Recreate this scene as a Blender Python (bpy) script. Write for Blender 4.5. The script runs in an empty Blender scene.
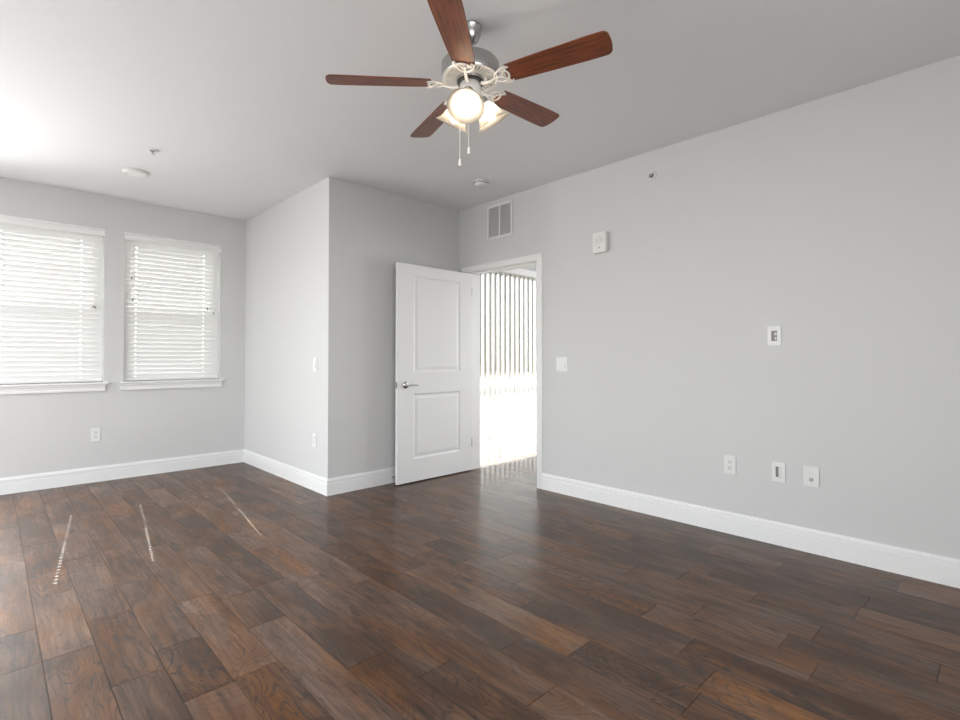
import bpy, bmesh, math, random
from mathutils import Vector, Matrix
random.seed(7)
sc = bpy.context.scene
COL = sc.collection
PI = math.pi

# ------------------------------------------------------------------ measures
W4, W1, W2, W3 = 3.592, 6.026, 2.0955, 4.05      # faces of right, window, alcove-side and rear walls
XL, YB, CH = -1.32, -1.20, 2.74                   # left wall, back wall, ceiling height
W4B = 3.78                                        # far face of the right wall
W1B = 6.206                                       # outer face of the window wall
HX = 7.0                                          # far wall of the next room

# ------------------------------------------------------------------ camera
F, YAW, PITCH, CY, EYE = 509.37, .7669, .0144, 350.55, 1.1767
cam_d = bpy.data.cameras.new('camera')
cam = bpy.data.objects.new('camera', cam_d)
COL.objects.link(cam)
cam_d.sensor_fit = 'HORIZONTAL'
cam_d.sensor_width = 36.0
cam_d.lens = 36.0 * F / 960.0
cam_d.shift_y = (CY - 360.0) / 960.0
cam_d.clip_start = 0.02
cam.location = (0, 0, EYE)
cam.rotation_euler = (PI / 2 + PITCH, 0, -YAW)
sc.camera = cam

# ------------------------------------------------------------------ world, sun, added fill lights, exposure
SUN_EL, SUN_AZ = math.atan(.86 / 1.0095), math.atan2(.138, 1.0)   # sun stands beyond the window wall
w = bpy.data.worlds.new('sky_world')
sc.world = w
w.use_nodes = True
nt = w.node_tree
sky = nt.nodes.new('ShaderNodeTexSky')
sky.sky_type = 'NISHITA'
sky.sun_disc = False
sky.sun_elevation = SUN_EL
sky.sun_rotation = SUN_AZ
sky.air_density = 1.2
sky.dust_density = 1.0
bg = nt.nodes['Background']
hs_ = nt.nodes.new('ShaderNodeHueSaturation')
hs_.inputs['Saturation'].default_value = .35
nt.links.new(sky.outputs[0], hs_.inputs['Color'])
nt.links.new(hs_.outputs[0], bg.inputs[0])
bg.inputs[1].default_value = 0.42

def light(name, kind, energy, loc, rot, color=(1, 1, 1), **kw):
    d = bpy.data.lights.new(name, kind)
    d.energy = energy
    d.color = color
    for k, v in kw.items():
        setattr(d, k, v)
    o = bpy.data.objects.new(name, d)
    o.location = loc
    o.rotation_euler = rot
    COL.objects.link(o)
    return o

sun_dir = Vector((-.138, -1.0, -.86)).normalized()
light('sun', 'SUN', 32.0, (1.5, 12, 9), sun_dir.to_track_quat('-Z', 'Y').to_euler(), (1, .97, .92), angle=.0014)
# added fill through invented windows in the unseen left and back walls
light('fill_left', 'AREA', 92.0, (XL - .74, 3.6, 1.45), (0, -PI / 2 + .5, 0), (.968, .987, 1.0),
      shape='RECTANGLE', size=2.2, size_y=4.2)
light('fill_back', 'AREA', 46.0, (.1, YB - .16, 1.6), (PI / 2, 0, 0), (.968, .987, 1.0),
      shape='RECTANGLE', size=2.4, size_y=1.5)
# added key light behind an invented, unseen opening left of the two windows
light('fill_side', 'AREA', 135.0, (-.72, W1B + .42, 1.22), (-PI / 2 + .38, 0, 0), (.968, .987, 1.0),
      shape='RECTANGLE', size=1.0, size_y=1.85)
# fill added for the next room, entering by an invented window
light('fill_next', 'AREA', 80.0, (HX + .16, 2.0, 1.35), (0, PI / 2, 0), (.968, .987, 1.0),
      shape='RECTANGLE', size=2.0, size_y=2.4)

vs = sc.view_settings
vs.view_transform = 'Standard'
vs.look = 'None'
vs.gamma = 1.0
vs.use_curve_mapping = False
vs.exposure = 0.24
cy_ = sc.cycles
cy_.use_denoising = True
cy_.max_bounces = 12
cy_.diffuse_bounces = 8
cy_.glossy_bounces = 4
cy_.transmission_bounces = 8
cy_.transparent_max_bounces = 16
cy_.sample_clamp_indirect = 6.0
cy_.caustics_reflective = False
cy_.caustics_refractive = False

# ------------------------------------------------------------------ materials
def new_mat(name):
    m = bpy.data.materials.new(name)
    m.use_nodes = True
    t = m.node_tree
    return m, t, t.nodes, t.links, t.nodes['Principled BSDF']

def mat(name, col, rough=.5, metal=0.0, bump=0.0, bscale=200.0, var=0.0, spec=.5, coat=0.0):
    m, t, N, L, b = new_mat(name)
    b.inputs['Base Color'].default_value = (*col, 1)
    b.inputs['Roughness'].default_value = rough
    b.inputs['Metallic'].default_value = metal
    b.inputs['Specular IOR Level'].default_value = spec
    b.inputs['Coat Weight'].default_value = coat
    tc = N.new('ShaderNodeTexCoord')
    nz = N.new('ShaderNodeTexNoise')
    nz.inputs['Scale'].default_value = bscale
    nz.inputs['Detail'].default_value = 3
    L.new(tc.outputs['Object'], nz.inputs['Vector'])
    if bump:
        bp = N.new('ShaderNodeBump')
        bp.inputs['Strength'].default_value = bump
        bp.inputs['Distance'].default_value = .002
        L.new(nz.outputs['Fac'], bp.inputs['Height'])
        L.new(bp.outputs['Normal'], b.inputs['Normal'])
    if var:
        mr = N.new('ShaderNodeMapRange')
        mr.inputs['To Min'].default_value = 1 - var
        mr.inputs['To Max'].default_value = 1 + var
        L.new(nz.outputs['Fac'], mr.inputs['Value'])
        hs = N.new('ShaderNodeHueSaturation')
        hs.inputs['Color'].default_value = (*col, 1)
        L.new(mr.outputs[0], hs.inputs['Value'])
        L.new(hs.outputs[0], b.inputs['Base Color'])
    return m

M_WALL = mat('grey_wall_paint', (.60, .60, .596), .85, bump=.10, bscale=260, spec=.25)
M_CEIL = mat('ceiling_paint', (.775, .785, .79), .9, bump=.10, bscale=220, spec=.2)
M_TRIM = mat('white_trim_paint', (.80, .80, .795), .38, bump=.02, bscale=120)
M_DOOR = mat('white_door_paint', (.77, .77, .765), .42, bump=.03, bscale=180)
M_PLASTIC = mat('white_plastic', (.72, .72, .71), .35, bump=.01)
M_PLASTIC2 = mat('white_device_plastic', (.66, .66, .65), .4, bump=.01)
M_DARK = mat('dark_recess', (.05, .05, .05), .6, var=.2)
M_GREYREC = mat('grey_recess', (.22, .21, .20), .6, var=.2)
M_CHROME = mat('polished_chrome', (.62, .62, .62), .12, 1.0, bump=.01)
M_NICKEL = mat('brushed_nickel', (.47, .46, .45), .24, 1.0, bump=.03, bscale=90)
M_NICKEL_L = mat('pale_satin_nickel', (.88, .86, .83), .35, .35, bump=.03, bscale=90)
M_SCREW = mat('painted_screw', (.66, .66, .64), .4, .2, var=.1)
M_VINYL = mat('white_window_vinyl', (.80, .80, .80), .4, bump=.01)
M_FILTER = mat('vent_filter', (.36, .36, .35), .9, var=.15, bscale=60)
M_LOUVRE = mat('vent_louvre_paint', (.74, .74, .73), .45, var=.03)
M_LED = mat('diffuser_plastic', (.86, .86, .86), .5, bump=.01)
M_BRASS = mat('sprinkler_metal', (.55, .55, .53), .3, .8, bump=.02)
M_GROUND = mat('outdoor_concrete', (.20, .19, .17), .9, bump=.3, bscale=6, var=.15)
M_BOUNCE = mat('pale_bounce_concrete', (.46, .45, .43), .9, bump=.3, bscale=8, var=.06)  # pale tone for the added slab that bounces sun upwards
M_STUCCO = mat('balcony_stucco', (.86, .85, .82), .9, bump=.3, bscale=80, var=.05)
M_TASSEL = mat('grey_tassel', (.20, .19, .18), .5, var=.1)
M_CORD = mat('white_cord', (.80, .80, .78), .7, var=.05)

def trans_mat(name, col, T, rough=.5, tcol=None):
    """painted slat that lets some light through"""
    m, t, N, L, b = new_mat(name)
    b.inputs['Base Color'].default_value = (*col, 1)
    b.inputs['Roughness'].default_value = rough
    b.inputs['Specular IOR Level'].default_value = .3
    tr = N.new('ShaderNodeBsdfTranslucent')
    tr.inputs[0].default_value = (*(tcol or col), 1)
    nz = N.new('ShaderNodeTexNoise')
    nz.inputs['Scale'].default_value = 30
    tc = N.new('ShaderNodeTexCoord')
    L.new(tc.outputs['Object'], nz.inputs['Vector'])
    mr = N.new('ShaderNodeMapRange')
    mr.inputs['To Min'].default_value = T * .95
    mr.inputs['To Max'].default_value = T * 1.05
    L.new(nz.outputs['Fac'], mr.inputs['Value'])
    mx = N.new('ShaderNodeMixShader')
    L.new(mr.outputs[0], mx.inputs[0])
    L.new(b.outputs[0], mx.inputs[1])
    L.new(tr.outputs[0], mx.inputs[2])
    L.new(mx.outputs[0], N['Material Output'].inputs[0])
    return m

M_SLAT = trans_mat('white_blind_slat', (.82, .82, .81), .058)
M_VANE = trans_mat('cream_fabric_vane', (.69, .685, .66), .12, .7, (.82, .78, .69))

def glass_mat(name, tint=(.95, .97, .97), refl=.06, see=1.0):
    m, t, N, L, b = new_mat(name)
    tp = N.new('ShaderNodeBsdfTransparent')
    tp.inputs[0].default_value = (*tint, 1)
    gl = N.new('ShaderNodeBsdfGlossy')
    gl.inputs['Roughness'].default_value = .03
    fr = N.new('ShaderNodeFresnel')
    fr.inputs[0].default_value = 1.2
    nz = N.new('ShaderNodeTexNoise')
    nz.inputs['Scale'].default_value = 2
    bp = N.new('ShaderNodeBump')
    bp.inputs['Strength'].default_value = .01
    L.new(nz.outputs['Fac'], bp.inputs['Height'])
    L.new(bp.outputs[0], gl.inputs['Normal'])
    mx = N.new('ShaderNodeMixShader')
    L.new(fr.outputs[0], mx.inputs[0])
    L.new(tp.outputs[0], mx.inputs[1])
    L.new(gl.outputs[0], mx.inputs[2])
    L.new(mx.outputs[0], N['Material Output'].inputs[0])
    return m

M_GLASS = glass_mat('window_glass')

def screen_mat():
    m, t, N, L, b = new_mat('insect_screen')
    tp = N.new('ShaderNodeBsdfTransparent')
    df = N.new('ShaderNodeBsdfDiffuse')
    df.inputs[0].default_value = (.08, .08, .08, 1)
    mx = N.new('ShaderNodeMixShader')
    mx.inputs[0].default_value = .28
    L.new(tp.outputs[0], mx.inputs[1])
    L.new(df.outputs[0], mx.inputs[2])
    L.new(mx.outputs[0], N['Material Output'].inputs[0])
    return m
M_SCREEN = screen_mat()

def shade_mat():
    m, t, N, L, b = new_mat('frosted_shade_glass')
    b.inputs['Base Color'].default_value = (.66, .64, .60, 1)
    b.inputs['Roughness'].default_value = .55
    b.inputs['Specular IOR Level'].default_value = .1
    tr = N.new('ShaderNodeBsdfTranslucent')
    tr.inputs[0].default_value = (.50, .47, .42, 1)
    tp = N.new('ShaderNodeBsdfTransparent')
    tp.inputs[0].default_value = (.97, .94, .90, 1)
    m1 = N.new('ShaderNodeMixShader'); m1.inputs[0].default_value = .40
    m2 = N.new('ShaderNodeMixShader'); m2.inputs[0].default_value = .30
    L.new(tr.outputs[0], m1.inputs[1]); L.new(tp.outputs[0], m1.inputs[2])
    L.new(m1.outputs[0], m2.inputs[1]); L.new(b.outputs[0], m2.inputs[2])
    L.new(m2.outputs[0], N['Material Output'].inputs[0])
    return m
M_SHADE = shade_mat()

def bulb_mat():
    m, t, N, L, b = new_mat('lit_bulb')
    b.inputs['Base Color'].default_value = (.9, .88, .84, 1)
    b.inputs['Emission Color'].default_value = (1.0, .84, .66, 1)
    b.inputs['Emission Strength'].default_value = 42.0
    return m
M_BULB = bulb_mat()

def blade_mat():
    m, t, N, L, b = new_mat('mahogany_blade')
    tc = N.new('ShaderNodeTexCoord')
    mp = N.new('ShaderNodeMapping')
    mp.inputs['Scale'].default_value = (3, 60, 20)
    L.new(tc.outputs['Object'], mp.inputs[0])
    nz = N.new('ShaderNodeTexNoise')
    nz.inputs['Scale'].default_value = 2.2
    nz.inputs['Detail'].default_value = 6
    nz.inputs['Distortion'].default_value = .6
    L.new(mp.outputs[0], nz.inputs['Vector'])
    cr = N.new('ShaderNodeValToRGB')
    cr.color_ramp.elements[0].position = .3
    cr.color_ramp.elements[0].color = (.070, .020, .009, 1)
    cr.color_ramp.elements[1].position = .72
    cr.color_ramp.elements[1].color = (.30, .078, .026, 1)
    L.new(nz.outputs['Fac'], cr.inputs[0])
    L.new(cr.outputs[0], b.inputs['Base Color'])
    b.inputs['Roughness'].default_value = .38
    return m
M_BLADE = blade_mat()
M_BLADE_EDGE = M_BLADE

def floor_mat():
    """hand-scraped hickory boards: one tone and one grain per board (face attribute)"""
    m, t, N, L, b = new_mat('hickory_floor')
    at = N.new('ShaderNodeAttribute'); at.attribute_name = 'board'
    sp = N.new('ShaderNodeSeparateColor')
    L.new(at.outputs['Color'], sp.inputs[0])
    tone, seed, kind = sp.outputs[0], sp.outputs[1], sp.outputs[2]
    tc = N.new('ShaderNodeTexCoord')
    def math_(op, a, bb, clamp=False):
        n = N.new('ShaderNodeMath'); n.operation = op; n.use_clamp = clamp
        for i, v in enumerate((a, bb)):
            if isinstance(v, (int, float)): n.inputs[i].default_value = v
            else: L.new(v, n.inputs[i])
        return n.outputs[0]
    def vec(a, bb, c):
        n = N.new('ShaderNodeCombineXYZ')
        for i, v in enumerate((a, bb, c)):
            if isinstance(v, (int, float)): n.inputs[i].default_value = v
            else: L.new(v, n.inputs[i])
        return n.outputs[0]
    off = vec(math_('MULTIPLY', seed, 37.0), math_('MULTIPLY', seed, 91.0), math_('MULTIPLY', seed, 13.0))
    va = N.new('ShaderNodeVectorMath'); va.operation = 'ADD'
    L.new(tc.outputs['Object'], va.inputs[0]); L.new(off, va.inputs[1])
    P = va.outputs[0]
    def noise(scale, sx, sy, detail=4, dist=0.0, rough=.55):
        mp = N.new('ShaderNodeMapping'); mp.inputs['Scale'].default_value = (sx, sy, 1)
        L.new(P, mp.inputs[0])
        n = N.new('ShaderNodeTexNoise')
        n.inputs['Scale'].default_value = scale
        n.inputs['Detail'].default_value = detail
        n.inputs['Distortion'].default_value = dist
        n.inputs['Roughness'].default_value = rough
        L.new(mp.outputs[0], n.inputs['Vector'])
        return n.outputs['Fac']
    def mrange(v, a, bb, c, d):
        n = N.new('ShaderNodeMapRange'); n.clamp = True
        L.new(v, n.inputs['Value'])
        for k, x in zip(('From Min', 'From Max', 'To Min', 'To Max'), (a, bb, c, d)): n.inputs[k].default_value = x
        return n.outputs[0]
    cloud = noise(2.4, 2.6, .9, 4, .6)              # broad smoky patches
    warm = noise(3.1, 2.0, .6, 3, .4)               # redder and greyer zones
    fibre = noise(1, 120, 5, 4, .0, .65)             # fine fibres along the board
    fibre2 = noise(1, 42, 2.2, 4, .3, .6)
    # cathedral grain: thin contour lines of a smooth stretched field
    field = noise(1.6, 3.2, 1.1, 3, .5, .42)
    rings = math_('SINE', math_('MULTIPLY', field, 120.0), 0.0)
    rl = mrange(rings, .45, 1.0, 0, 1)
    rough_n = noise(1, 45, 14, 3, .6)
    rl = math_('MULTIPLY', rl, mrange(rough_n, .35, .60, .15, 1))
    rl = math_('MULTIPLY', rl, mrange(kind, .0, .7, .35, 1.0))
    # scrape marks: short dark dashes on some boards
    rip = noise(1, 75, 22, 3, 1.2)
    ripl = math_('MULTIPLY', mrange(rip, .56, .68, 0, 1), mrange(kind, .45, .85, 0, .8))
    pores = mrange(noise(1, 130, 11, 3, .3, .7), .53, .66, 0, 1)
    pores = math_('MULTIPLY', pores, mrange(noise(1, 7, 2.0, 3, .4), .38, .62, .15, 1))
    # knots and mineral streaks
    streak = mrange(noise(1, 16, 1.5, 4, .9), .58, .74, 0, 1)
    knot = mrange(noise(3.0, 2.0, .9, 2, .4), .69, .78, 0, 1)
    base = N.new('ShaderNodeValToRGB')
    els = base.color_ramp.elements
    els[0].position = 0.0; els[0].color = (.050, .022, .010, 1)
    els[1].position = 1.0; els[1].color = (.300, .175, .102, 1)
    e = els.new(.5); e.color = (.155, .076, .037, 1)
    tv = math_('ADD', tone, math_('MULTIPLY', math_('SUBTRACT', cloud, .5), 1.1))
    tv = math_('ADD', tv, math_('MULTIPLY', math_('SUBTRACT', fibre2, .5), .8))
    tv = math_('ADD', tv, math_('MULTIPLY', math_('SUBTRACT', fibre, .5), .7), True)
    L.new(tv, base.inputs[0])
    hue = N.new('ShaderNodeHueSaturation')
    L.new(base.outputs[0], hue.inputs['Color'])
    sat = math_('MULTIPLY', mrange(kind, 0, 1, .95, 1.15), mrange(warm, .35, .65, .82, 1.22))
    L.new(sat, hue.inputs['Saturation'])
    dark = math_('ADD', math_('MULTIPLY', rl, .95), math_('MULTIPLY', streak, .75))
    dark = math_('ADD', dark, math_('MULTIPLY', ripl, .8))
    dark = math_('ADD', dark, math_('MULTIPLY', pores, .42))
    dark = math_('ADD', dark, math_('MULTIPLY', knot, .85), True)
    mix = N.new('ShaderNodeMix'); mix.data_type = 'RGBA'
    L.new(math_('MULTIPLY', dark, .85), mix.inputs['Factor'])
    L.new(hue.outputs[0], mix.inputs['A'])
    mix.inputs['B'].default_value = (.020, .012, .009, 1)
    L.new(mix.outputs['Result'], b.inputs['Base Color'])
    L.new(mrange(fibre2, .3, .7, .56, .62), b.inputs['Roughness'])
    b.inputs['Specular IOR Level'].default_value = .24
    b.inputs['Coat Weight'].default_value = .48
    b.inputs['Coat Roughness'].default_value = .20
    hgt = math_('SUBTRACT', math_('MULTIPLY', fibre, .5), math_('MULTIPLY', dark, .6))
    hgt = math_('ADD', hgt, math_('MULTIPLY', noise(7, 3, 1.2, 2), .5))
    bp = N.new('ShaderNodeBump')
    bp.inputs['Strength'].default_value = .12
    bp.inputs['Distance'].default_value = .0025
    L.new(hgt, bp.inputs['Height'])
    L.new(bp.outputs[0], b.inputs['Normal'])
    return m
M_FLOOR = floor_mat()

# ------------------------------------------------------------------ mesh helpers
class MB:
    def __init__(self):
        self.bm = bmesh.new()
    def box(self, x0, x1, y0, y1, z0, z1):
        v = [self.bm.verts.new(p) for p in ((x0, y0, z0), (x1, y0, z0), (x1, y1, z0), (x0, y1, z0),
                                            (x0, y0, z1), (x1, y0, z1), (x1, y1, z1), (x0, y1, z1))]
        for f in ((0, 3, 2, 1), (4, 5, 6, 7), (0, 1, 5, 4), (1, 2, 6, 5), (2, 3, 7, 6), (3, 0, 4, 7)):
            self.bm.faces.new([v[i] for i in f])
        return self
    def lathe(self, prof, n=32, mtx=None, close=False):
        rings = []
        for r, z in prof:
            if r < 1e-6:
                rings.append([self.bm.verts.new((0, 0, z))])
            else:
                rings.append([self.bm.verts.new((r * math.cos(2 * PI * k / n), r * math.sin(2 * PI * k / n), z)) for k in range(n)])
        pairs = list(zip(rings, rings[1:]))
        if close:
            pairs.append((rings[-1], rings[0]))
        for a, b in pairs:
            for k in range(n):
                q = (k + 1) % n
                if len(a) == 1 and len(b) == 1:
                    continue
                if len(a) == 1:
                    self.bm.faces.new((a[0], b[q], b[k]))
                elif len(b) == 1:
                    self.bm.faces.new((a[k], a[q], b[0]))
                else:
                    self.bm.faces.new((a[k], a[q], b[q], b[k]))
        if mtx is not None:
            vs_ = [v for r in rings for v in r]
            bmesh.ops.transform(self.bm, matrix=mtx, verts=vs_)
        return self
    def tube(self, path, r, n=10, closed=False, flat=1.0):
        path = [Vector(p) for p in path]
        N_ = len(path)
        rings = []
        for i, p in enumerate(path):
            if closed:
                d = path[(i + 1) % N_] - path[i - 1]
            else:
                d = path[min(i + 1, N_ - 1)] - path[max(i - 1, 0)]
            d.normalize()
            up = Vector((0, 0, 1)) if abs(d.z) < .95 else Vector((1, 0, 0))
            a = d.cross(up).normalized()
            b = a.cross(d).normalized()
            rr = r[i] if isinstance(r, (list, tuple)) else r
            rings.append([self.bm.verts.new(p + a * rr * math.cos(2 * PI * k / n) + b * rr * flat * math.sin(2 * PI * k / n)) for k in range(n)])
        m = N_ if closed else N_ - 1
        for i in range(m):
            A, B = rings[i], rings[(i + 1) % N_]
            for k in range(n):
                q = (k + 1) % n
                self.bm.faces.new((A[k], A[q], B[q], B[k]))
        if not closed:
            self.bm.faces.new(rings[0][::-1])
            self.bm.faces.new(rings[-1])
        return self
    def prism(self, pts, axis, a0, a1):
        """closed outline pts (2D) swept along an axis: 'x': (y,z), 'y': (x,z), 'z': (x,y)"""
        def mk(p, a):
            return {'x': (a, p[0], p[1]), 'y': (p[0], a, p[1]), 'z': (p[0], p[1], a)}[axis]
        A = [self.bm.verts.new(mk(p, a0)) for p in pts]
        B = [self.bm.verts.new(mk(p, a1)) for p in pts]
        n = len(pts)
        for i in range(n):
            self.bm.faces.new((A[i], A[(i + 1) % n], B[(i + 1) % n], B[i]))
        self.bm.faces.new(A[::-1])
        self.bm.faces.new(B)
        return self
    def build(self, name, material, parent=None, loc=(0, 0, 0), rot=(0, 0, 0), smooth=None, bevel=0.0, seg=2):
        bm = self.bm
        bmesh.ops.recalc_face_normals(bm, faces=bm.faces)
        if bevel:
            es = [e for e in bm.edges if len(e.link_faces) == 2 and e.calc_face_angle(0) > .6]
            bmesh.ops.bevel(bm, geom=es, offset=bevel, segments=seg, affect='EDGES', clamp_overlap=True)
        if smooth is None and bevel:
            smooth = 40
        if smooth is not None:
            lim = math.radians(smooth)
            for f in bm.faces:
                f.smooth = True
            for e in bm.edges:
                if len(e.link_faces) == 2 and e.calc_face_angle(0) > lim:
                    e.smooth = False
        me = bpy.data.meshes.new(name)
        bm.to_mesh(me)
        bm.free()
        me.materials.append(material)
        o = bpy.data.objects.new(name, me)
        COL.objects.link(o)
        o.location = loc
        o.rotation_euler = rot
        if parent:
            o.parent = parent
        return o

def root(name, loc=(0, 0, 0), rz=0.0):
    o = bpy.data.objects.new(name, None)
    o.empty_display_size = .1
    COL.objects.link(o)
    o.location = loc
    o.rotation_euler = (0, 0, rz)
    return o

def tag(o, label, cat, group=None):
    o['label'] = label
    o['category'] = cat
    if group:
        o['group'] = group
    return o

def struct(o):
    o['kind'] = 'structure'
    return o

def copy_tree(o, parent=None):
    c = o.copy()
    COL.objects.link(c)
    if parent:
        c.parent = parent
    for ch in list(o.children):
        copy_tree(ch, c)
    return c

# ------------------------------------------------------------------ room shell
def wall(name, axis, face, back, a0, a1, z0, z1, holes=(), material=None):
    """wall slab normal to axis between coordinates face and back, with rectangular holes (a0,a1,z0,z1)"""
    As = sorted({a0, a1, *[h[0] for h in holes], *[h[1] for h in holes]})
    Zs = sorted({z0, z1, *[h[2] for h in holes], *[h[3] for h in holes]})
    bm = bmesh.new()
    cache = {}
    def V(d, i, j):
        k = (d, i, j)
        if k not in cache:
            p = (d, As[i], Zs[j]) if axis == 'x' else (As[i], d, Zs[j])
            cache[k] = bm.verts.new(p)
        return cache[k]
    def solid(i, j):
        if i < 0 or j < 0 or i >= len(As) - 1 or j >= len(Zs) - 1:
            return False
        am, zm = (As[i] + As[i + 1]) / 2, (Zs[j] + Zs[j + 1]) / 2
        return not any(h[0] < am < h[1] and h[2] < zm < h[3] for h in holes)
    for i in range(len(As) - 1):
        for j in range(len(Zs) - 1):
            if not solid(i, j):
                continue
            for d in (face, back):
                bm.faces.new((V(d, i, j), V(d, i + 1, j), V(d, i + 1, j + 1), V(d, i, j + 1)))
            for (di, dj, e) in ((-1, 0, ((i, j), (i, j + 1))), (1, 0, ((i + 1, j), (i + 1, j + 1))),
                                (0, -1, ((i, j), (i + 1, j))), (0, 1, ((i, j + 1), (i + 1, j + 1)))):
                if not solid(i + di, j + dj):
                    (p, q) = e
                    bm.faces.new((V(face, *p), V(face, *q), V(back, *q), V(back, *p)))
    mb = MB(); mb.bm.free(); mb.bm = bm
    return struct(mb.build(name, material or M_WALL))

WIN = [(-.085, .787), (.951, 1.826)]          # the two windows seen (x0, x1)
WZ0, WZ1 = .945, 2.415
DY0, DY1, DZ1 = 2.972, 3.942, 2.070            # doorway in the right wall

wall('wall_window', 'y', W1, W1B, XL, W2, 0, CH, [(a, b, WZ0, WZ1) for a, b in WIN] + [(-1.25, -.19, .10, 2.10)])
wall('wall_alcove', 'x', W2, W2 + .15, W3 + .15, W1B, 0, CH)
wall('wall_rear', 'y', W3, W3 + .15, W2, W4, 0, CH)
wall('wall_right', 'x', W4, W4B, YB, W3 + .15, 0, CH, [(DY0, DY1, 0, DZ1)])
wall('wall_left', 'x', XL, XL - .15, YB, W1B, 0, CH, [(1.4, 5.8, .10, 2.40)])
wall('wall_back', 'y', YB, YB - .15, XL - .15, W4B, 0, CH, [(-1.2, 1.4, .80, 2.40)])
PX0, PX1, PZ = 3.79, 6.4, 2.20                 # glazed balcony door of the next room
wall('wall_balcony', 'y', W3, W3 + .15, W4B, HX, 0, CH, [(PX0, PX1, 0, PZ)])
wall('wall_far', 'x', HX, HX + .15, 0, W3 + .15, 0, CH, [(.7, 3.3, .30, 2.40)])
wall('wall_near', 'y', 0, -.15, W4B, HX + .15, 0, CH)

struct(MB().box(XL - .15, W4B, YB - .15, W3 + .15, CH, CH + .2).box(XL - .15, W2 + .15, W3 + .15, W1B, CH, CH + .2)
       .build('ceiling', M_CEIL))
struct(MB().box(W4B, HX + .15, -.15, W3 + .15, CH, CH + .2).build('ceiling_far', M_CEIL))
struct(MB().box(W2 + .15, HX + .15, W3 + .15, 6.03, CH, CH + .2).build('ceiling_balcony', M_STUCCO))
struct(MB().box(W2 + .15, HX + .15, W3 + .15, 6.03, -.20, -.04).build('floor_balcony', M_GROUND))
struct(MB().box(-40, 45, W1B + .01, 70, -.60, -.45).build('ground', M_GROUND))
struct(MB().box(-6, W2 + .1, W1B + .02, 11, -.44, -.30).build('bounce_slab', M_BOUNCE))  # slab added outside to throw sunlight up through the blinds

# ---- boards of the floor: rows run towards the window wall, joints read from the photo where they show
def build_floor():
    wd, x0 = .1655, .160
    joints = {-1: [2.95], 0: [2.613, 3.31], 1: [2.235, 2.865], 2: [1.968, 2.385, 3.20], 3: [2.78, 1.98], 4: [2.305],
              5: [1.75], 6: [1.52], 7: [2.375, 1.14], 8: [1.43], 9: [1.22, .762], 10: [.779], 11: [.925], 12: [.519],
              13: [.66], 14: [1.46], 15: [.88]}
    tones = {(0, 2.96): .66, (0, 2.2): .52, (1, 2.5): .5, (2, 2.8): .5, (4, 2.6): .42, (4, 1.9): .58}
    bm = bmesh.new()
    lay = bm.loops.layers.color.new('board')
    rnd = random.Random(21)
    g = .0012          # half width of the eased edge
    def board(xa, xb, ya, yb, tone, seed, kind):
        d = -.0020
        h = .0006
        o = [bm.verts.new(p) for p in ((xa + h, ya + h, d), (xb - h, ya + h, d), (xb - h, yb - h, d), (xa + h, yb - h, d))]
        i = [bm.verts.new(p) for p in ((xa + g, ya + g, 0), (xb - g, ya + g, 0), (xb - g, yb - g, 0), (xa + g, yb - g, 0))]
        fs = [bm.faces.new(i)]
        for k in range(4):
            q = (k + 1) % 4
            fs.append(bm.faces.new((o[k], o[q], i[q], i[k])))
        for f in fs:
            for lp in f.loops:
                lp[lay] = (tone, seed, kind, 1)
    k0, k1 = int(math.floor((XL - x0) / wd)), int(math.ceil((HX - x0) / wd))
    for k in range(k0, k1):
        xa, xb = x0 + k * wd, x0 + (k + 1) * wd
        xa, xb = max(xa, XL), min(xb, HX)
        if xb - xa < .005:
            continue
        top = W1 if xa < W2 else W3
        js = sorted(joints.get(k, []))
        if not js:
            js = [rnd.uniform(.6, 2.6)]
        lo, hi = js[0], js[-1]
        while lo > YB:
            lo -= rnd.choice((.38, .62, .9, 1.15)) * rnd.uniform(.9, 1.1)
            js.insert(0, lo)
        while hi < top:
            hi += rnd.choice((.38, .62, .9, 1.15)) * rnd.uniform(.9, 1.1)
            js.append(hi)
        for a, b in zip(js, js[1:]):
            a, b = max(a, YB), min(b, top)
            if b - a < .01:
                continue
            t_ = min(.95, max(.08, rnd.gauss(.46, .10)))
            for (kk, yy), tv in tones.items():
                if kk == k and a < yy < b:
                    t_ = tv
            board(xa, xb, a, b, t_, rnd.random(), rnd.random())
    mb = MB(); mb.bm.free(); mb.bm = bm
    o = struct(mb.build('floor', M_FLOOR))
    return o
build_floor()
struct(MB().box(XL, HX, YB, W3, -.12, -.0022).box(XL, W2, W3, W1, -.12, -.0022).build('floor_base', M_DARK))

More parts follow.
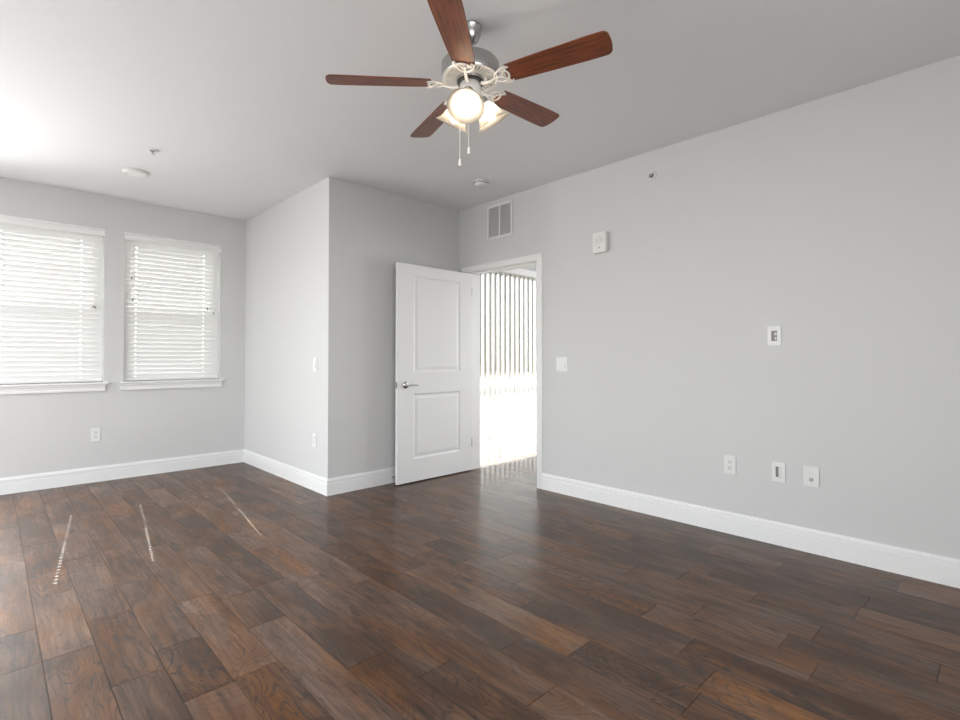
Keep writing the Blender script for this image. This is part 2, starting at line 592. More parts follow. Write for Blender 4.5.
# ---- baseboards (profile: depth from wall, height)
BP = [(0, 0), (.015, 0), (.015, .096), (.003, .0975), (.003, .107), (.0135, .1085), (.0135, .126), (.006, .1275),
      (.004, .132), (.0095, .1335), (.008, .141), (0, .1425)]
def base_y(name, y, x0, x1, m0=0, m1=0):
    """board on a wall facing -y; m0/m1: mitre sign at each end"""
    bm = bmesh.new()
    A = [bm.verts.new((x0 + m0 * d, y - d, z)) for d, z in BP]
    B = [bm.verts.new((x1 + m1 * d, y - d, z)) for d, z in BP]
    n = len(BP)
    for i in range(n):
        bm.faces.new((A[i], A[(i + 1) % n], B[(i + 1) % n], B[i]))
    bm.faces.new(A); bm.faces.new(B[::-1])
    mb = MB(); mb.bm.free(); mb.bm = bm
    return struct(mb.build(name, M_TRIM))
def base_x(name, x, y0, y1, m0=0, m1=0, s=-1):
    bm = bmesh.new()
    A = [bm.verts.new((x + s * d, y0 + m0 * d, z)) for d, z in BP]
    B = [bm.verts.new((x + s * d, y1 + m1 * d, z)) for d, z in BP]
    n = len(BP)
    for i in range(n):
        bm.faces.new((A[i], A[(i + 1) % n], B[(i + 1) % n], B[i]))
    bm.faces.new(A); bm.faces.new(B[::-1])
    mb = MB(); mb.bm.free(); mb.bm = bm
    return struct(mb.build(name, M_TRIM))
base_y('baseboard_window', W1, XL, W2, 1, -1)
base_x('baseboard_alcove', W2, W3, W1, -1, -1)
base_y('baseboard_rear', W3, W2, W4, -1, -1)
base_x('baseboard_right', W4, YB, DY0 - .057, 1, 0)
base_x('baseboard_left', XL, YB, W1, 1, -1, s=1)

# ---- doorway: jamb lining and casing
CP = [(0, 0), (.017, 0), (.019, .010), (.016, .018), (.016, .038), (.011, .045), (.009, .055), (0, .057)]
def casing():
    m = MB()
    yr, yl, zt = DY0, DY1, DZ1
    x = W4
    # right leg: profile across y (outward = -y)
    def leg(y, s, z1, wmax):
        pts = [(min(wd, wmax), d) for d, wd in CP]
        bm = m.bm
        A = [bm.verts.new((x - d, y + s * w_, 0)) for w_, d in pts]
        B = [bm.verts.new((x - d, y + s * w_, z1 + w_)) for w_, d in pts]
        n = len(pts)
        for i in range(n):
            bm.faces.new((A[i], A[(i + 1) % n], B[(i + 1) % n], B[i]))
        bm.faces.new(A); bm.faces.new(B[::-1])
    leg(yr, -1, zt, 1)
    leg(yl, 1, zt, 1)
    bm = m.bm
    A = [bm.verts.new((x - d, yr - w_, zt + w_)) for d, w_ in CP]
    B = [bm.verts.new((x - d, yl + w_, zt + w_)) for d, w_ in CP]
    n = len(CP)
    for i in range(n):
        bm.faces.new((A[i], A[(i + 1) % n], B[(i + 1) % n], B[i]))
    bm.faces.new(A); bm.faces.new(B[::-1])
    return m
struct(casing().build('trim_1', M_TRIM))
jt = .004
struct(MB().box(W4 - .002, W4B + .014, DY0 - .001, DY0 + jt, 0, DZ1).box(W4 - .002, W4B + .014, DY1 - jt, DY1 + .001, 0, DZ1)
       .box(W4 - .002, W4B + .014, DY0 + jt, DY1 - jt, DZ1 - jt, DZ1 + .001)
       .box(W4B + .001, W4B + .018, DY0 - .07, DY0, 0, DZ1 + .07).box(W4B + .001, W4B + .018, DY1, DY1 + .07, 0, DZ1 + .07)
       .box(W4B + .001, W4B + .018, DY0, DY1, DZ1, DZ1 + .07)
       .box(W4 + .055, W4 + .09, DY0 + jt, DY0 + .016, 0, DZ1 - .016).box(W4 + .055, W4 + .09, DY0 + jt, DY1 - .045, DZ1 - .016, DZ1 - jt)
       .build('trim_2', M_TRIM))

# ---- door leaf, swung open in front of the rear wall
def door_leaf():
    X0, X1, Z0, Z1 = 2.709, 3.640, .010, 2.060
    yf, yb = 3.905, 3.937
    o = root('door_1', (X1, yb, 0))
    struct(o)
    L_ = X1 - X0
    m = MB()
    # outline with two recessed, raised-field panels: built from a grid with bevelled rings
    ax0, ax1 = 2.893 - X1, 3.484 - X1
    rects = [(ax0, ax1, 1.040, 1.955), (ax0, ax1, .222, .838)]
    T = yb - yf
    bm = m.bm
    def ring(r, dep, ins):
        x0, x1, z0, z1 = r
        return [bm.verts.new(p) for p in ((x0 + ins, -T + dep, z0 + ins), (x1 - ins, -T + dep, z0 + ins), (x1 - ins, -T + dep, z1 - ins), (x0 + ins, -T + dep, z1 - ins))]
    outer = (-L_, 0, Z0, Z1)
    # front stiles and rails as strips
    xs = [-L_, ax0, ax1, 0]
    zs = [Z0, .222, .838, 1.040, 1.955, Z1]
    g = [[bm.verts.new((x, -T, z)) for z in zs] for x in xs]
    for i in range(3):
        for j in range(5):
            if i == 1 and j in (1, 3):
                continue
            bm.faces.new((g[i][j], g[i + 1][j], g[i + 1][j + 1], g[i][j + 1]))
    for j in (1, 3):
        r = (xs[1], xs[2], zs[j], zs[j + 1])
        prev = [g[1][j], g[2][j], g[2][j + 1], g[1][j + 1]]
        for dep, ins in ((.007, .010), (.009, .016), (.009, .026), (.0045, .048)):
            cur = ring(r, dep, ins)
            for k in range(4):
                bm.faces.new((prev[k], prev[(k + 1) % 4], cur[(k + 1) % 4], cur[k]))
            prev = cur
        bm.faces.new(prev)
    bk = [bm.verts.new(p) for p in ((-L_, 0, Z0), (0, 0, Z0), (0, 0, Z1), (-L_, 0, Z1))]
    bm.faces.new(bk[::-1])
    bm.faces.new([g[0][j] for j in range(6)] + [bk[3], bk[0]])
    bm.faces.new([g[3][j] for j in range(6)][::-1] + [bk[1], bk[2]])
    bm.faces.new([g[i][0] for i in range(4)][::-1] + [bk[0], bk[1]])
    bm.faces.new([g[i][5] for i in range(4)] + [bk[2], bk[3]])
    m.build('door_leaf', M_DOOR, o)
    # lever handle
    hx, hz = 2.800 - X1, .923
    h = MB()
    rx = Matrix.Translation((hx, -T, hz)) @ Matrix.Rotation(PI / 2, 4, 'X')
    h.lathe([(0, -.001), (.032, -.001), (.033, .006), (.028, .012), (.012, .015), (.011, .045), (.013, .052), (0, .055)], 28, rx)
    hb = h.build('door_handle', M_CHROME, o, smooth=40)
    hb['label'] = 'chrome lever handle'
    MB().tube([(hx, -T - .048, hz), (hx + .03, -T - .050, hz + .001), (hx + .075, -T - .047, hz), (hx + .112, -T - .044, hz - .003)],
              [.010, .009, .008, .006], 12, flat=.8).build('lever', M_CHROME, hb, smooth=60)
    MB().box(-L_ - .0012, -L_ + .001, -T + .006, -.006, hz - .029, hz + .029).box(-L_ - .006, -L_, -T + .012, -.012, hz - .008, hz + .008)\
        .build('latch_plate', M_NICKEL, o)
    for z in (.25, 1.03, 1.82):
        MB().lathe([(0, 0), (.006, 0), (.006, .088), (0, .088)], 12, Matrix.Translation((.006, .0045 - T, z))).build('hinge', M_NICKEL, o, smooth=40)
    return o
door_leaf()

# ---- windows with sill and apron
def window(idx, x0, x1):
    o = struct(root('window_%d' % idx, ((x0 + x1) / 2, W1, WZ0)))
    h = (x1 - x0) / 2
    H = WZ1 - WZ0
    rail = .70
    m = MB()
    ya, yb = .105, .175
    fw = .04
    m.box(-h, -h + fw, ya, yb, 0, H).box(h - fw, h, ya, yb, 0, H).box(-h + fw, h - fw, ya, yb, 0, fw).box(-h + fw, h - fw, ya, yb, H - fw, H)
    m.build('window_frame', M_VINYL, o, bevel=.003)
    s = MB()
    a, b = -h + fw, h - fw
    s.box(a, b, .112, .14, rail - .02, rail + .03).box(a, b, .112, .14, fw, fw + .04)
    s.box(a, a + .03, .112, .14, fw + .04, rail - .02).box(b - .03, b, .112, .14, fw + .04, rail - .02)
    s.build('lower_sash', M_VINYL, o, bevel=.003)
    s = MB()
    s.box(a, b, .142, .17, rail - .015, rail + .025).box(a, b, .142, .17, H - fw - .03, H - fw)
    s.box(a, a + .028, .142, .17, rail + .025, H - fw - .03).box(b - .028, b, .142, .17, rail + .025, H - fw - .03)
    s.build('upper_sash', M_VINYL, o, bevel=.003)
    MB().box(a + .03, b - .03, .124, .128, fw + .04, rail - .02).build('pane', M_GLASS, o)
    MB().box(a + .028, b - .028, .154, .158, rail + .025, H - fw - .03).build('pane', M_GLASS, o)
    MB().box(a, b, .173, .1745, fw, rail).build('insect_screen', M_SCREEN, o)
    # sill (stool) and apron moulding
    sl = MB()
    sl.prism([(.104, 0), (-.036, 0), (-.042, -.005), (-.042, -.014), (-.037, -.020), (0, -.020), (.104, -.001)], 'x', -h + .001, h - .001)
    pr_ = [(-.0005, .0), (-.036, 0), (-.042, -.005), (-.042, -.014), (-.037, -.020), (-.0005, -.020)]
    sl.prism(pr_, 'x', -h - .038, -h + .001).prism(pr_, 'x', h - .001, h + .038)
    sl.build('window_sill', M_TRIM, o)
    ap = MB()
    ap.prism([(-.0005, -.020), (-.026, -.020), (-.026, -.032), (-.020, -.040), (-.016, -.062), (-.019, -.070), (-.017, -.084), (-.0005, -.086)], 'x', -h - .018, h + .018)
    ap.build('apron', M_TRIM, o)
    return o
for i, (a, b) in enumerate(WIN):
    window(i + 1, a, b)

struct(MB().box(-1.6, .06, W1B + .001, W1B + 2.5, 2.30, 2.38).build('sun_blocker_roof', M_STUCCO))  # added unseen roof, keeps sun out of the opening beside the windows
struct(MB().box(-.175, -.105, W1B + .001, W1B + 1.1, -.44, 2.30).build('blocker_wall', M_STUCCO))  # added unseen fin, keeps the side lamp off the left blind

def fill_window(name, loc, rz, width, H=1.6):
    """invented off-frame window that lets fill light in: frame with mullions in a .80-2.40 opening (local x along wall, y outward)"""
    o = struct(root(name, loc, rz))
    m = MB()
    h = width / 2
    m.box(-h, -h + .05, .03, .10, 0, H).box(h - .05, h, .03, .10, 0, H).box(-h + .05, h - .05, .03, .10, 0, .05).box(-h + .05, h - .05, .03, .10, H - .05, H)
    k = int(width / 1.1)
    for i in range(1, k):
        x = -h + width * i / k
        m.box(x - .03, x + .03, .035, .095, .05, H - .05)
    m.build('window_frame', M_VINYL, o)
    if H < 2:
        MB().box(-h - .04, h + .04, -.04, -.001, -.025, -.001).build('window_sill', M_TRIM, o)
    return o
fill_window('window_3', (XL, 3.6, .10), PI / 2, 4.4, 2.3)  # unseen left-wall window, made up to carry the fill
fill_window('window_6', (-.72, W1, .10), 0, 1.06, 2.0)  # unseen window beside the blinds, added to light the room
fill_window('window_4', (.1, YB, .80), PI, 2.6)  # invented back-wall window for the fill lamp, out of view

fill_window('window_5', (HX, 2.0, .30), -PI / 2, 2.6, 2.1)  # window added in the next room's far wall for its fill

# ---- balcony door of the next room
o = struct(root('door_2', ((PX0 + PX1) / 2, W3, 0)))
h = (PX1 - PX0) / 2
m = MB().box(-h, -h + .05, .05, .13, 0, PZ).box(h - .05, h, .05, .13, 0, PZ).box(-h + .05, h - .05, .05, .13, PZ - .05, PZ).box(-h + .05, h - .05, .05, .13, 0, .04)
m.box(-.035, .035, .06, .12, .04, PZ - .05)
m.box(-h + .05, h - .05, .075, .105, .915, .945)
m.build('door_frame', M_VINYL, o)
for s in (-1, 1):
    MB().box(min(s * .035, s * (h - .05)), max(s * .035, s * (h - .05)), .088, .092, .04, PZ - .05).build('pane', M_GLASS, o)

# ================================================================== things
# ---- slatted window blinds
def blind(idx, x0, x1, cords, label):
    cx = (x0 + x1) / 2
    yc = W1 + .048
    o = tag(root('window_blind', (cx, yc, WZ1)), label, 'window blind', 'slatted blinds in the two windows')
    h = (x1 - x0) / 2
    # valance with moulded face and short returns
    v = MB()
    pf = [(-.052, -.001), (-.056, -.008), (-.056, -.018), (-.050, -.024), (-.050, -.052), (-.055, -.060), (-.055, -.070), (-.049, -.076), (-.044, -.076), (-.044, -.001)]
    v.prism(pf, 'x', -h - .004, h + .004)
    v.build('valance', M_SLAT, o)
    MB().box(-h + .004, h - .004, -.028, .028, -.046, -.003).build('headrail', M_SLAT, o)
    tilt = math.radians(-73)
    ca, sa = math.cos(tilt), math.sin(tilt)
    wd, th, hw = .0525, .0028, .0085
    top, bot = -.085, -(WZ1 - WZ0) + .028
    n = int((top - bot) / .0445)
    xs = []
    e0, e1 = -h + .0025, h - .0025
    x = e0
    for c in cords:
        xs.append((x, c - cx - hw, False)); xs.append((c - cx - hw, c - cx + hw, True)); x = c - cx + hw
    xs.append((x, e1, False))
    s = MB()
    bm = s.bm
    rnd = random.Random(idx)
    def strip(xa, xb, u0, u1, zc, ca, sa):
        # piece of a slat between width coordinates u0..u1 (room edge = negative u, sits higher)
        P = []
        for xx in (xa, xb):
            for u, t_ in ((u0, -th / 2), (u1, -th / 2), (u1, th / 2), (u0, th / 2)):
                P.append(bm.verts.new((xx, u * ca - t_ * sa, zc + u * sa + t_ * ca)))
        for f in ((0, 1, 2, 3), (7, 6, 5, 4), (0, 4, 5, 1), (1, 5, 6, 2), (2, 6, 7, 3), (3, 7, 4, 0)):
            bm.faces.new([P[i] for i in f])
    for k in range(n + 1):
        zc = top + (bot + .02 - top) * k / n
        dt = rnd.uniform(-.02, .02)
        c2, s2 = math.cos(tilt + dt), math.sin(tilt + dt)
        for xa, xb, hole in xs:
            if hole:
                strip(xa, xb, -wd / 2, -.0028, zc, c2, s2)
                strip(xa, xb, .0028, wd / 2, zc, c2, s2)
            else:
                strip(xa, xb, -wd / 2, wd / 2, zc, c2, s2)
    s.build('slats', M_SLAT, o)
    MB().box(e0, e1, -.026, .026, bot - .022, bot - .004).build('bottom_rail', M_SLAT, o, bevel=.003)
    for c in cords:
        X = c - cx - .010
        MB().tube([(X, -.0245, top + .03), (X, -.0245, bot - .01)], .0008, 6).tube([(X, .0245, top + .03), (X, .0245, bot - .01)], .0008, 6)\
            .build('ladder_cord', M_CORD, o)
    return o
def pull_cord(b, name, x, z0, z1):
    c = MB().tube([(x, -.033, z0), (x, -.034, (z0 + z1) / 2), (x, -.033, z1)], .001, 6).build(name, M_CORD, b)
    MB().lathe([(0, .0), (.004, -.002), (.0065, -.018), (.0065, -.026), (0, -.028)], 12, Matrix.Translation((x, -.033, z1))).build('tassel', M_TASSEL, c, smooth=50)
b1 = blind(1, WIN[0][0], WIN[0][1], [.060, .619], 'white slatted blind in the left window, cut off by the left edge of the photo')
pull_cord(b1, 'lift_cord', .36, -.08, -.735)
pull_cord(b1, 'lift_cord', .375, -.08, -.742)
b2 = blind(2, WIN[1][0], WIN[1][1], [1.056, 1.673], 'white slatted blind in the whole window nearest the room corner')
pull_cord(b2, 'tilt_cord', -.375, -.08, -.430)
pull_cord(b2, 'tilt_cord', -.368, -.08, -.640)
pull_cord(b2, 'lift_cord', .318, -.08, -.690)
pull_cord(b2, 'lift_cord', .378, -.08, -.735)

# ---- vertical blind of the next room
vb = tag(root('vertical_blind', (3.805, 3.985, 2.20)), 'pale vertical blind seen through the open doorway, hung over the balcony door', 'vertical blind')
MB().box(-.02, 2.62, -.028, .028, -.030, .010).build('headrail', M_VINYL, vb)
MB().box(-.03, 2.63, -.062, -.056, -.060, .012).box(-.03, -.024, -.056, .03, -.060, .012).build('valance', M_VINYL, vb)
va = math.radians(21)
vane0 = None
def vane_mesh():
    m = MB()
    bm = m.bm
    n, wv = 6, .089
    A = []
    for i in range(n + 1):
        t_ = i / n - .5
        A.append((t_ * wv, .006 * (1 - (2 * t_) ** 2)))
    F_ = [[bm.verts.new((a, b + s, z)) for a, b in A] for s in (0, .0009) for z in (-2.172, -.045)]
    for i in range(n):
        bm.faces.new((F_[0][i], F_[0][i + 1], F_[1][i + 1], F_[1][i]))
        bm.faces.new((F_[2][i + 1], F_[2][i], F_[3][i], F_[3][i + 1]))
        bm.faces.new((F_[0][i + 1], F_[0][i], F_[2][i], F_[2][i + 1]))
        bm.faces.new((F_[1][i], F_[1][i + 1], F_[3][i + 1], F_[3][i]))
    bm.faces.new((F_[0][0], F_[1][0], F_[3][0], F_[2][0]))
    bm.faces.new((F_[0][n], F_[2][n], F_[3][n], F_[1][n]))
    return m
for k in range(32):
    x = .035 + k * .080
    if vane0 is None:
        vane0 = vane_mesh().build('vane', M_VANE, vb, smooth=40)
        c = vane0
    else:
        c = vane0.copy()
        COL.objects.link(c)
        c.parent = vb
    c.location = (x, 0, 0)
    c.rotation_euler = (0, 0, va)

# ---- ceiling fan with light kit
FX, FY = 1.626, 1.753
fan = tag(root('ceiling_fan', (FX, FY, CH)), 'five-blade ceiling fan with mahogany blades, nickel motor and three lit glass shades', 'ceiling fan')
MB().lathe([(0, 0), (.056, 0), (.057, -.006), (.053, -.012), (.050, -.035), (.040, -.060), (.026, -.074), (.020, -.078), (0, -.078)], 36)\
    .build('canopy', M_NICKEL, fan, smooth=40)
MB().lathe([(0, -.07), (.0125, -.07), (.0125, -.150), (.026, -.152), (.030, -.166), (0, -.166)], 20).build('downrod', M_NICKEL, fan, smooth=40)
MB().lathe([(0, -.158), (.070, -.158), (.105, -.161), (.128, -.168), (.136, -.180), (.137, -.240), (.134, -.246), (.128, -.248),
            (.128, -.240), (.068, -.240), (.066, -.262), (0, -.262)], 56).build('motor_housing', M_NICKEL, fan, smooth=35)
MB().lathe([(.069, -.2405), (.127, -.2405), (.127, -.2415), (.069, -.2415)], 48, close=True).build('vent_gap', M_DARK, fan)
ribs = MB()
for k in range(44):
    a = 2 * PI * k / 44
    ca, sa = math.cos(a), math.sin(a)
    bm = ribs.bm
    P = []
    for z in (-.2418, -.2475):
        for r, hw_ in ((.076, .0026), (.124, .0050)):
            for s in (-1, 1):
                P.append(bm.verts.new((r * ca - s * hw_ * sa, r * sa + s * hw_ * ca, z)))
    for f in ((0, 2, 3, 1), (4, 5, 7, 6), (0, 1, 5, 4), (1, 3, 7, 5), (3, 2, 6, 7), (2, 0, 4, 6)):
        bm.faces.new([P[i] for i in f])
ribs.lathe([(.066, -.2418), (.080, -.2418), (.080, -.2478), (.066, -.2478)], 48, close=True)
ribs.lathe([(.120, -.2418), (.133, -.2418), (.133, -.2480), (.120, -.2480)], 56, close=True)
ribs.build('vent_ring', M_NICKEL_L, fan)
MB().lathe([(.0, -.2625), (.060, -.2625), (.062, -.265), (.058, -.268), (.0, -.268)], 40).build('flywheel', M_DARK, fan, smooth=40)

def blade_outline():
    pts = []
    r0, r1 = .172, .660
    # scalloped root, then edge to the tip, rounded tip corners
    for t_ in range(9):
        y = -.052 + .104 * t_ / 8
        pts.append((r0 + .010 * abs(math.sin(t_ / 8 * PI * 3)) + .018 * (abs(y) / .05) ** 2, y))
    up = [(.24, .0555), (.30, .0580), (.42, .0620), (.55, .0660), (.615, .0660)]
    pts += up
    for t_ in range(1, 7):
        a = PI / 2 * (1 - t_ / 6)
        pts.append((.628 + .029 * math.cos(a), .037 + .029 * math.sin(a)))
    pts += [(r1, .020), (r1 + .001, 0), (r1, -.020)]
    for t_ in range(0, 6):
        a = PI / 2 * (t_ / 6)
        pts.append((.628 + .029 * math.cos(a), -.037 - .029 * math.sin(a)))
    pts += [(x, -y) for x, y in up[::-1]]
    return pts
def iron():
    m = MB()
    z = -.0085
    def arc(cx, cy, r, a0, a1, n=14):
        return [(cx + r * math.cos(a0 + (a1 - a0) * i / n), cy + r * math.sin(a0 + (a1 - a0) * i / n), z) for i in range(n + 1)]
    m.tube([(.060, 0, -.014), (.085, 0, -.018), (.105, 0, -.017), (.122, 0, z - .003), (.132, 0, z)], [.011, .009, .0075, .0075, .0075], 10, flat=.7)
    m.tube(arc(.164, 0, .034, 0, 2 * PI, 28)[:-1], .0052, 8, closed=True, flat=.7)
    for a in (PI, PI / 3, -PI / 3):                           # three spokes meeting in a small hub
        m.tube([(.164, 0, z), (.164 + .033 * math.cos(a), .033 * math.sin(a), z)], .0045, 8, flat=.7)
    m.lathe([(0, -.004), (.009, -.004), (.010, 0), (.009, .004), (0, .004)], 14, Matrix.Translation((.164, 0, z)))
    for s in (-1, 1):                                         # side scrolls hugging the blade root
        m.tube([(.150, s * .031, z), (.166, s * .042, z), (.186, s * .048, z), (.200, s * .045, z), (.207, s * .037, z)],
               [.0052, .0052, .0052, .005, .004], 8, flat=.7)
    for (a, b) in ((.196, 0), (.190, .036), (.190, -.036)):
        m.lathe([(0, -.0045), (.006, -.0045), (.0065, 0), (0, 0)], 10, Matrix.Translation((a, b, z)))
    return m
bl0 = None
TH0 = math.radians(-69.66)
for k in range(5):
    phi = TH0 + k * 2 * PI / 5
    if bl0 is None:
        bl0 = MB().prism(blade_outline(), 'z', -.003, .003).build('blade', M_BLADE, fan, bevel=.0015, seg=1)
        ir0 = iron().build('blade_iron', M_NICKEL_L, bl0, smooth=60)
        ir0['label'] = 'pale scrolled metal bracket'
        b = bl0
    else:
        b = bl0.copy(); COL.objects.link(b); b.parent = fan
        c = ir0.copy(); COL.objects.link(c); c.parent = b
    droop = math.atan(.066 * math.cos(phi) - .017 * math.sin(phi))
    R_ = Matrix.Rotation(phi, 4, 'Z') @ Matrix.Rotation(-droop, 4, 'Y') @ Matrix.Rotation(math.radians(-12), 4, 'X')
    b.rotation_euler = R_.to_euler()
    b.location = (0, 0, 2.471 - CH)
# light kit
MB().lathe([(0, -.268), (.046, -.268), (.050, -.274), (.050, -.328), (.047, -.338), (.030, -.352), (.012, -.360), (0, -.361)], 36)\
    .build('light_kit', M_NICKEL_L, fan, smooth=40)
sh0 = None
for k in range(3):
    a = math.radians(217 + 120 * k)
    if sh0 is None:
        # axis runs down the local -z
        pf = [(.024, .004), (.027, -.008), (.036, -.020), (.047, -.037), (.054, -.055), (.060, -.073), (.070, -.091), (.086, -.106)]
        inn = [(r - .0022, z) for r, z in pf[::-1]]
        sh0 = MB().lathe(pf + inn, 40, close=True).build('lamp_shade', M_SHADE, fan, smooth=60)
        sh0['label'] = 'frosted glass bell shade'
        bu0 = MB().lathe([(0, -.092), (.012, -.089), (.022, -.081), (.0285, -.068), (.029, -.058), (.023, -.043), (.015, -.032), (.013, -.018), (0, -.018)], 24)\
            .build('bulb', M_BULB, sh0, smooth=60)
        fi0 = MB().lathe([(0, .022), (.014, .022), (.026, .016), (.028, .004), (.027, -.012), (.0245, -.012), (.0245, .003), (.013, .004), (.013, -.0185), (0, -.0185)], 28)\
            .build('socket', M_NICKEL, sh0, smooth=40)
        ar0 = MB().tube([(-.03, 0, .055), (-.012, 0, .045), (0, 0, .020)], .009, 12).build('arm', M_NICKEL, sh0, smooth=60)
        s = sh0
    else:
        s = copy_tree(sh0, fan)
    s.rotation_euler = (Matrix.Rotation(a, 4, 'Z') @ Matrix.Rotation(math.radians(-33), 4, 'Y')).to_euler()
    s.location = (.062 * math.cos(a), .062 * math.sin(a), 2.395 - CH)
def pull_chain(x, y, z0, z1):
    c = MB().tube([(x, y, z0), (x, y, z1)], .0014, 8).build('pull_chain', M_NICKEL_L, fan)
    MB().lathe([(0, .006), (.0035, .003), (.005, -.008), (.0065, -.018), (.0055, -.026), (0, -.028)], 14, Matrix.Translation((x, y, z1))).build('chain_knob', M_NICKEL_L, c, smooth=50)
pull_chain(-.054, .014, -.335, 2.098 - CH)
pull_chain(-.005, .006, -.358, 2.166 - CH)

# ---- things on the ceiling
o = tag(root('ceiling_light', (.875, 5.075, CH)), 'low white round disc light on the ceiling near the windows', 'ceiling light')
MB().lathe([(0, -.001), (.098, -.001), (.098, -.010), (.090, -.019), (.080, -.021), (.078, -.016), (0, -.016)], 44).build('trim_ring', M_PLASTIC, o, smooth=35)
MB().lathe([(0, -.0162), (.078, -.0162), (.074, -.022), (0, -.026)], 44).build('diffuser', M_LED, o, smooth=40)
o = tag(root('sprinkler_head', (.873, 4.452, CH)), 'small white ceiling sprinkler above the window side, beside the round disc light', 'sprinkler')
MB().lathe([(0, -.001), (.038, -.001), (.038, -.004), (.030, -.009), (.022, -.010), (.020, -.004), (0, -.004)], 32).build('escutcheon', M_PLASTIC, o, smooth=35)
MB().lathe([(0, -.004), (.010, -.004), (.010, -.018), (.004, -.020), (.004, -.030), (.016, -.031), (.016, -.033), (0, -.034)], 20).build('deflector', M_BRASS, o, smooth=35)
o = tag(root('smoke_detector', (3.125, 3.225, CH)), 'round white smoke detector on the ceiling above the doorway', 'smoke detector')
MB().lathe([(0, -.001), (.072, -.001), (.072, -.010), (.068, -.013), (0, -.013)], 40).build('mounting_base', M_PLASTIC2, o, smooth=35)
MB().lathe([(0, -.0135), (.060, -.0135), (.060, -.030), (.054, -.040), (.040, -.045), (0, -.046)], 40).build('cover', M_PLASTIC, o, smooth=35)
MB().lathe([(.0602, -.018), (.0612, -.018), (.0612, -.024), (.0602, -.024)], 40, close=True).build('sensor_slot', M_GREYREC, o)

# ---- things on the walls: local x = right as seen, y = into the wall, z up
def on_right(name, y, z):
    return root(name, (W4, y, z), -PI / 2)
# return air grille
o = tag(on_right('air_vent', 3.444, 2.521), 'white return air grille high on the right wall above the doorway', 'air vent')
hw_, hh = .171, .169
MB().box(-hw_, -hw_ + .024, -.012, -.001, -hh, hh).box(hw_ - .024, hw_, -.012, -.001, -hh, hh).box(-hw_ + .024, hw_ - .024, -.012, -.001, hh - .024, hh)\
    .box(-hw_ + .024, hw_ - .024, -.012, -.001, -hh, -hh + .024).box(-.009, .009, -.012, -.001, -hh + .024, hh - .024).build('frame', M_PLASTIC, o, bevel=.003)
MB().box(-hw_ + .02, hw_ - .02, -.0012, -.0002, -hh + .02, hh - .02).build('filter', M_FILTER, o)
lv = MB()
for s in (-1, 1):
    xa, xb = sorted((s * .009, s * (hw_ - .024)))
    for k in range(22):
        z = -hh + .030 + k * (2 * hh - .06) / 21
        lv.prism([(-.011, z - .004), (-.010, z - .0045), (-.002, z + .0035), (-.003, z + .004)], 'x', xa, xb)
lv.build('louvres', M_LOUVRE, o)
# alarm sounder
o = tag(on_right('alarm_sounder', 2.294, 2.113), 'square white alarm sounder with round grille, high on the right wall', 'alarm')
MB().box(-.062, .062, -.042, -.001, -.082, .082).build('housing', M_PLASTIC, o, bevel=.003, seg=2)
g_ = MB()
for r in (.012, .020, .028, .036):
    g_.lathe([(r - .0016, -.0005), (r + .0016, -.0005), (r + .0016, .002), (r - .0016, .002)], 32, Matrix.Translation((0, -.0425, .020)) @ Matrix.Rotation(PI / 2, 4, 'X'), close=True)
g_.build('speaker_grille', M_SCREW, o)
MB().lathe([(0, 0), (.006, 0), (.006, .0025), (0, .003)], 14, Matrix.Translation((0, -.042, -.042)) @ Matrix.Rotation(PI / 2, 4, 'X')).build('indicator', M_GREYREC, o)
# sidewall sprinkler
o = tag(on_right('sprinkler_head', 1.855, 2.552), 'small round sidewall sprinkler high on the right wall', 'sprinkler')
RX = Matrix.Rotation(PI / 2, 4, 'X')
MB().lathe([(.014, .0005), (.030, .0005), (.034, .003), (.033, .007), (.024, .012), (.020, .011), (.017, .004), (.014, .003)], 32, RX, close=True).build('escutcheon', M_PLASTIC, o, smooth=35)
MB().lathe([(0, .001), (.016, .001), (.016, .003), (0, .003)], 24, RX).build('recess', M_DARK, o)
MB().lathe([(0, .003), (.007, .003), (.007, .020), (.004, .023), (.004, .034), (.011, .035), (.011, .037), (0, .037)], 18, RX).box(-.013, .013, -.038, -.035, .004, .007)\
    .build('nozzle', M_BRASS, o, smooth=35)

def screw(o, x, z, y=-.0062):
    MB().lathe([(0, 0), (.0032, 0), (.0028, .001), (0, .0013)], 12, Matrix.Translation((x, y, z)) @ RX).build('screw', M_SCREW, o)
def plate(o, w_, h_, t_=.006):
    return MB().prism([(-w_ / 2, -h_ / 2), (w_ / 2, -h_ / 2), (w_ / 2, h_ / 2), (-w_ / 2, h_ / 2)], 'y', -t_, -.0005).build('cover_plate', M_PLASTIC, o, bevel=.0022)
def duplex(o):
    plate(o, .076, .122)
    for z in (.0195, -.0195):
        m = MB()
        pts = []
        for i in range(24):
            a = 2 * PI * i / 24
            pts.append((.0172 * math.cos(a), z + max(-.0135, min(.0135, .0172 * math.sin(a)))))
        r = m.prism(pts, 'y', -.0078, -.005).build('receptacle', M_PLASTIC2, o)
        MB().box(-.0078, -.0058, -.0083, -.0076, z - .002, z + .0075).box(.0056, .0074, -.0083, -.0076, z - .001, z + .0065)\
            .lathe([(0, 0), (.0026, 0), (.0026, .0006), (0, .0006)], 10, Matrix.Translation((0, -.0077, z - .0075)) @ RX).build('slots', M_DARK, r)
    screw(o, 0, 0)
def rocker(o, x):
    MB().box(x - .0175, x + .0175, -.0072, -.005, -.034, .034).build('bezel', M_PLASTIC2, o)
    MB().prism([(-.0070, -.031), (-.0125, -.031), (-.0088, 0), (-.0078, .031), (-.0070, .031)], 'x', x - .0145, x + .0145).build('rocker', M_PLASTIC, o)

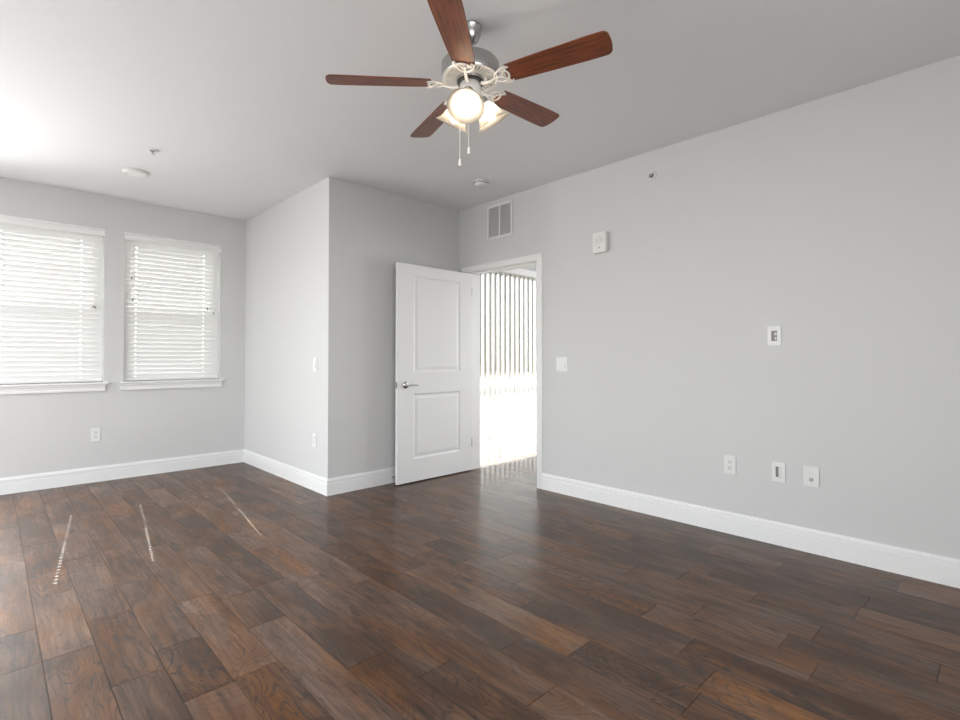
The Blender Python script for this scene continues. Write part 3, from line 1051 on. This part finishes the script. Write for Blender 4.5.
# double switch beside the doorway
o = tag(on_right('light_switch', 2.697, 1.121), 'double white light switch on the right wall beside the doorway casing', 'light switch')
plate(o, .118, .122)
for x in (-.0235, .0235):
    rocker(o, x)
    screw(o, x, .048); screw(o, x, -.048)
# media plates
def media(y, z, label, name='media_plate'):
    o = tag(on_right(name, y, z), label, 'wall plate')
    w_, h_ = .076, .122
    MB().box(-w_ / 2, -.0165, -.006, -.0005, -h_ / 2, h_ / 2).box(.0165, w_ / 2, -.006, -.0005, -h_ / 2, h_ / 2)\
        .box(-.0165, .0165, -.006, -.0005, -h_ / 2, -.033).box(-.0165, .0165, -.006, -.0005, .033, h_ / 2).build('cover_plate', M_PLASTIC, o)
    MB().box(-.0165, .0165, -.0012, -.0004, -.033, .033).build('opening', M_GREYREC, o)
    screw(o, 0, .049); screw(o, 0, -.049)
    return o
o = media(1.031, 1.3165, 'white wall plate with slot and jack, alone halfway up the right wall')
MB().box(.000, .0125, -.004, -.001, .004, .020).box(.002, .0125, -.004, -.001, -.024, -.008).build('jack', M_PLASTIC2, o)
o = media(1.013, .458, 'white slotted plate, middle of the three low plates on the right wall')
MB().box(.000, .0155, -.0045, -.001, -.031, .031).build('insert', M_PLASTIC2, o)
o = tag(on_right('electrical_outlet', 1.3055, .4595), 'white duplex outlet low on the right wall, leftmost of the three low plates', 'outlet')
duplex(o)
o = tag(on_right('coax_plate', .836, .4595), 'white cable plate with one dark connector, rightmost of the three low plates', 'wall plate')
plate(o, .083, .122)
MB().lathe([(0, 0), (.0075, 0), (.0075, .003), (.0048, .004), (.0048, .011), (0, .011)], 16, Matrix.Translation((0, -.006, -.019)) @ RX).build('connector', M_BRASS, o, smooth=40)
MB().lathe([(.0078, 0), (.0105, 0), (.0105, .0015), (.0078, .0015)], 16, Matrix.Translation((0, -.006, -.019)) @ RX, close=True).build('connector_ring', M_DARK, o)
MB().lathe([(0, 0), (.006, 0), (.006, .002), (0, .002)], 14, Matrix.Translation((-.008, -.006, .020)) @ RX).lathe([(0, 0), (.006, 0), (.006, .002), (0, .002)], 14, Matrix.Translation((.008, -.006, .020)) @ RX)\
    .build('port', M_PLASTIC2, o)
screw(o, 0, .049); screw(o, 0, -.049)
# alcove side wall
o = tag(root('light_switch', (W2, 4.288, 1.118), -PI / 2), 'single white light switch on the bright side wall near the outer corner', 'light switch')
plate(o, .076, .122); rocker(o, 0); screw(o, 0, .048); screw(o, 0, -.048)
o = tag(root('electrical_outlet', (W2, 4.291, .4465), -PI / 2), 'white duplex outlet below the light switch on the bright side wall', 'outlet')
duplex(o)
# below the windows
o = tag(root('electrical_outlet', (.7355, W1, .449)), 'white duplex outlet on the wall below the two windows', 'outlet')
duplex(o)
# door stop behind the door leaf
o = tag(root('door_stop', (2.752, W3 - .014, .055)), 'small spring door stop on the baseboard behind the open door', 'door stop')
MB().lathe([(0, .0), (.010, 0), (.010, .003), (.006, .004), (.006, .058), (0, .058)], 14, RX).build('spring', M_NICKEL, o, smooth=40)
MB().lathe([(0, .058), (.008, .058), (.009, .064), (.007, .072), (0, .073)], 14, RX).build('rubber_tip', M_DARK, o, smooth=40)
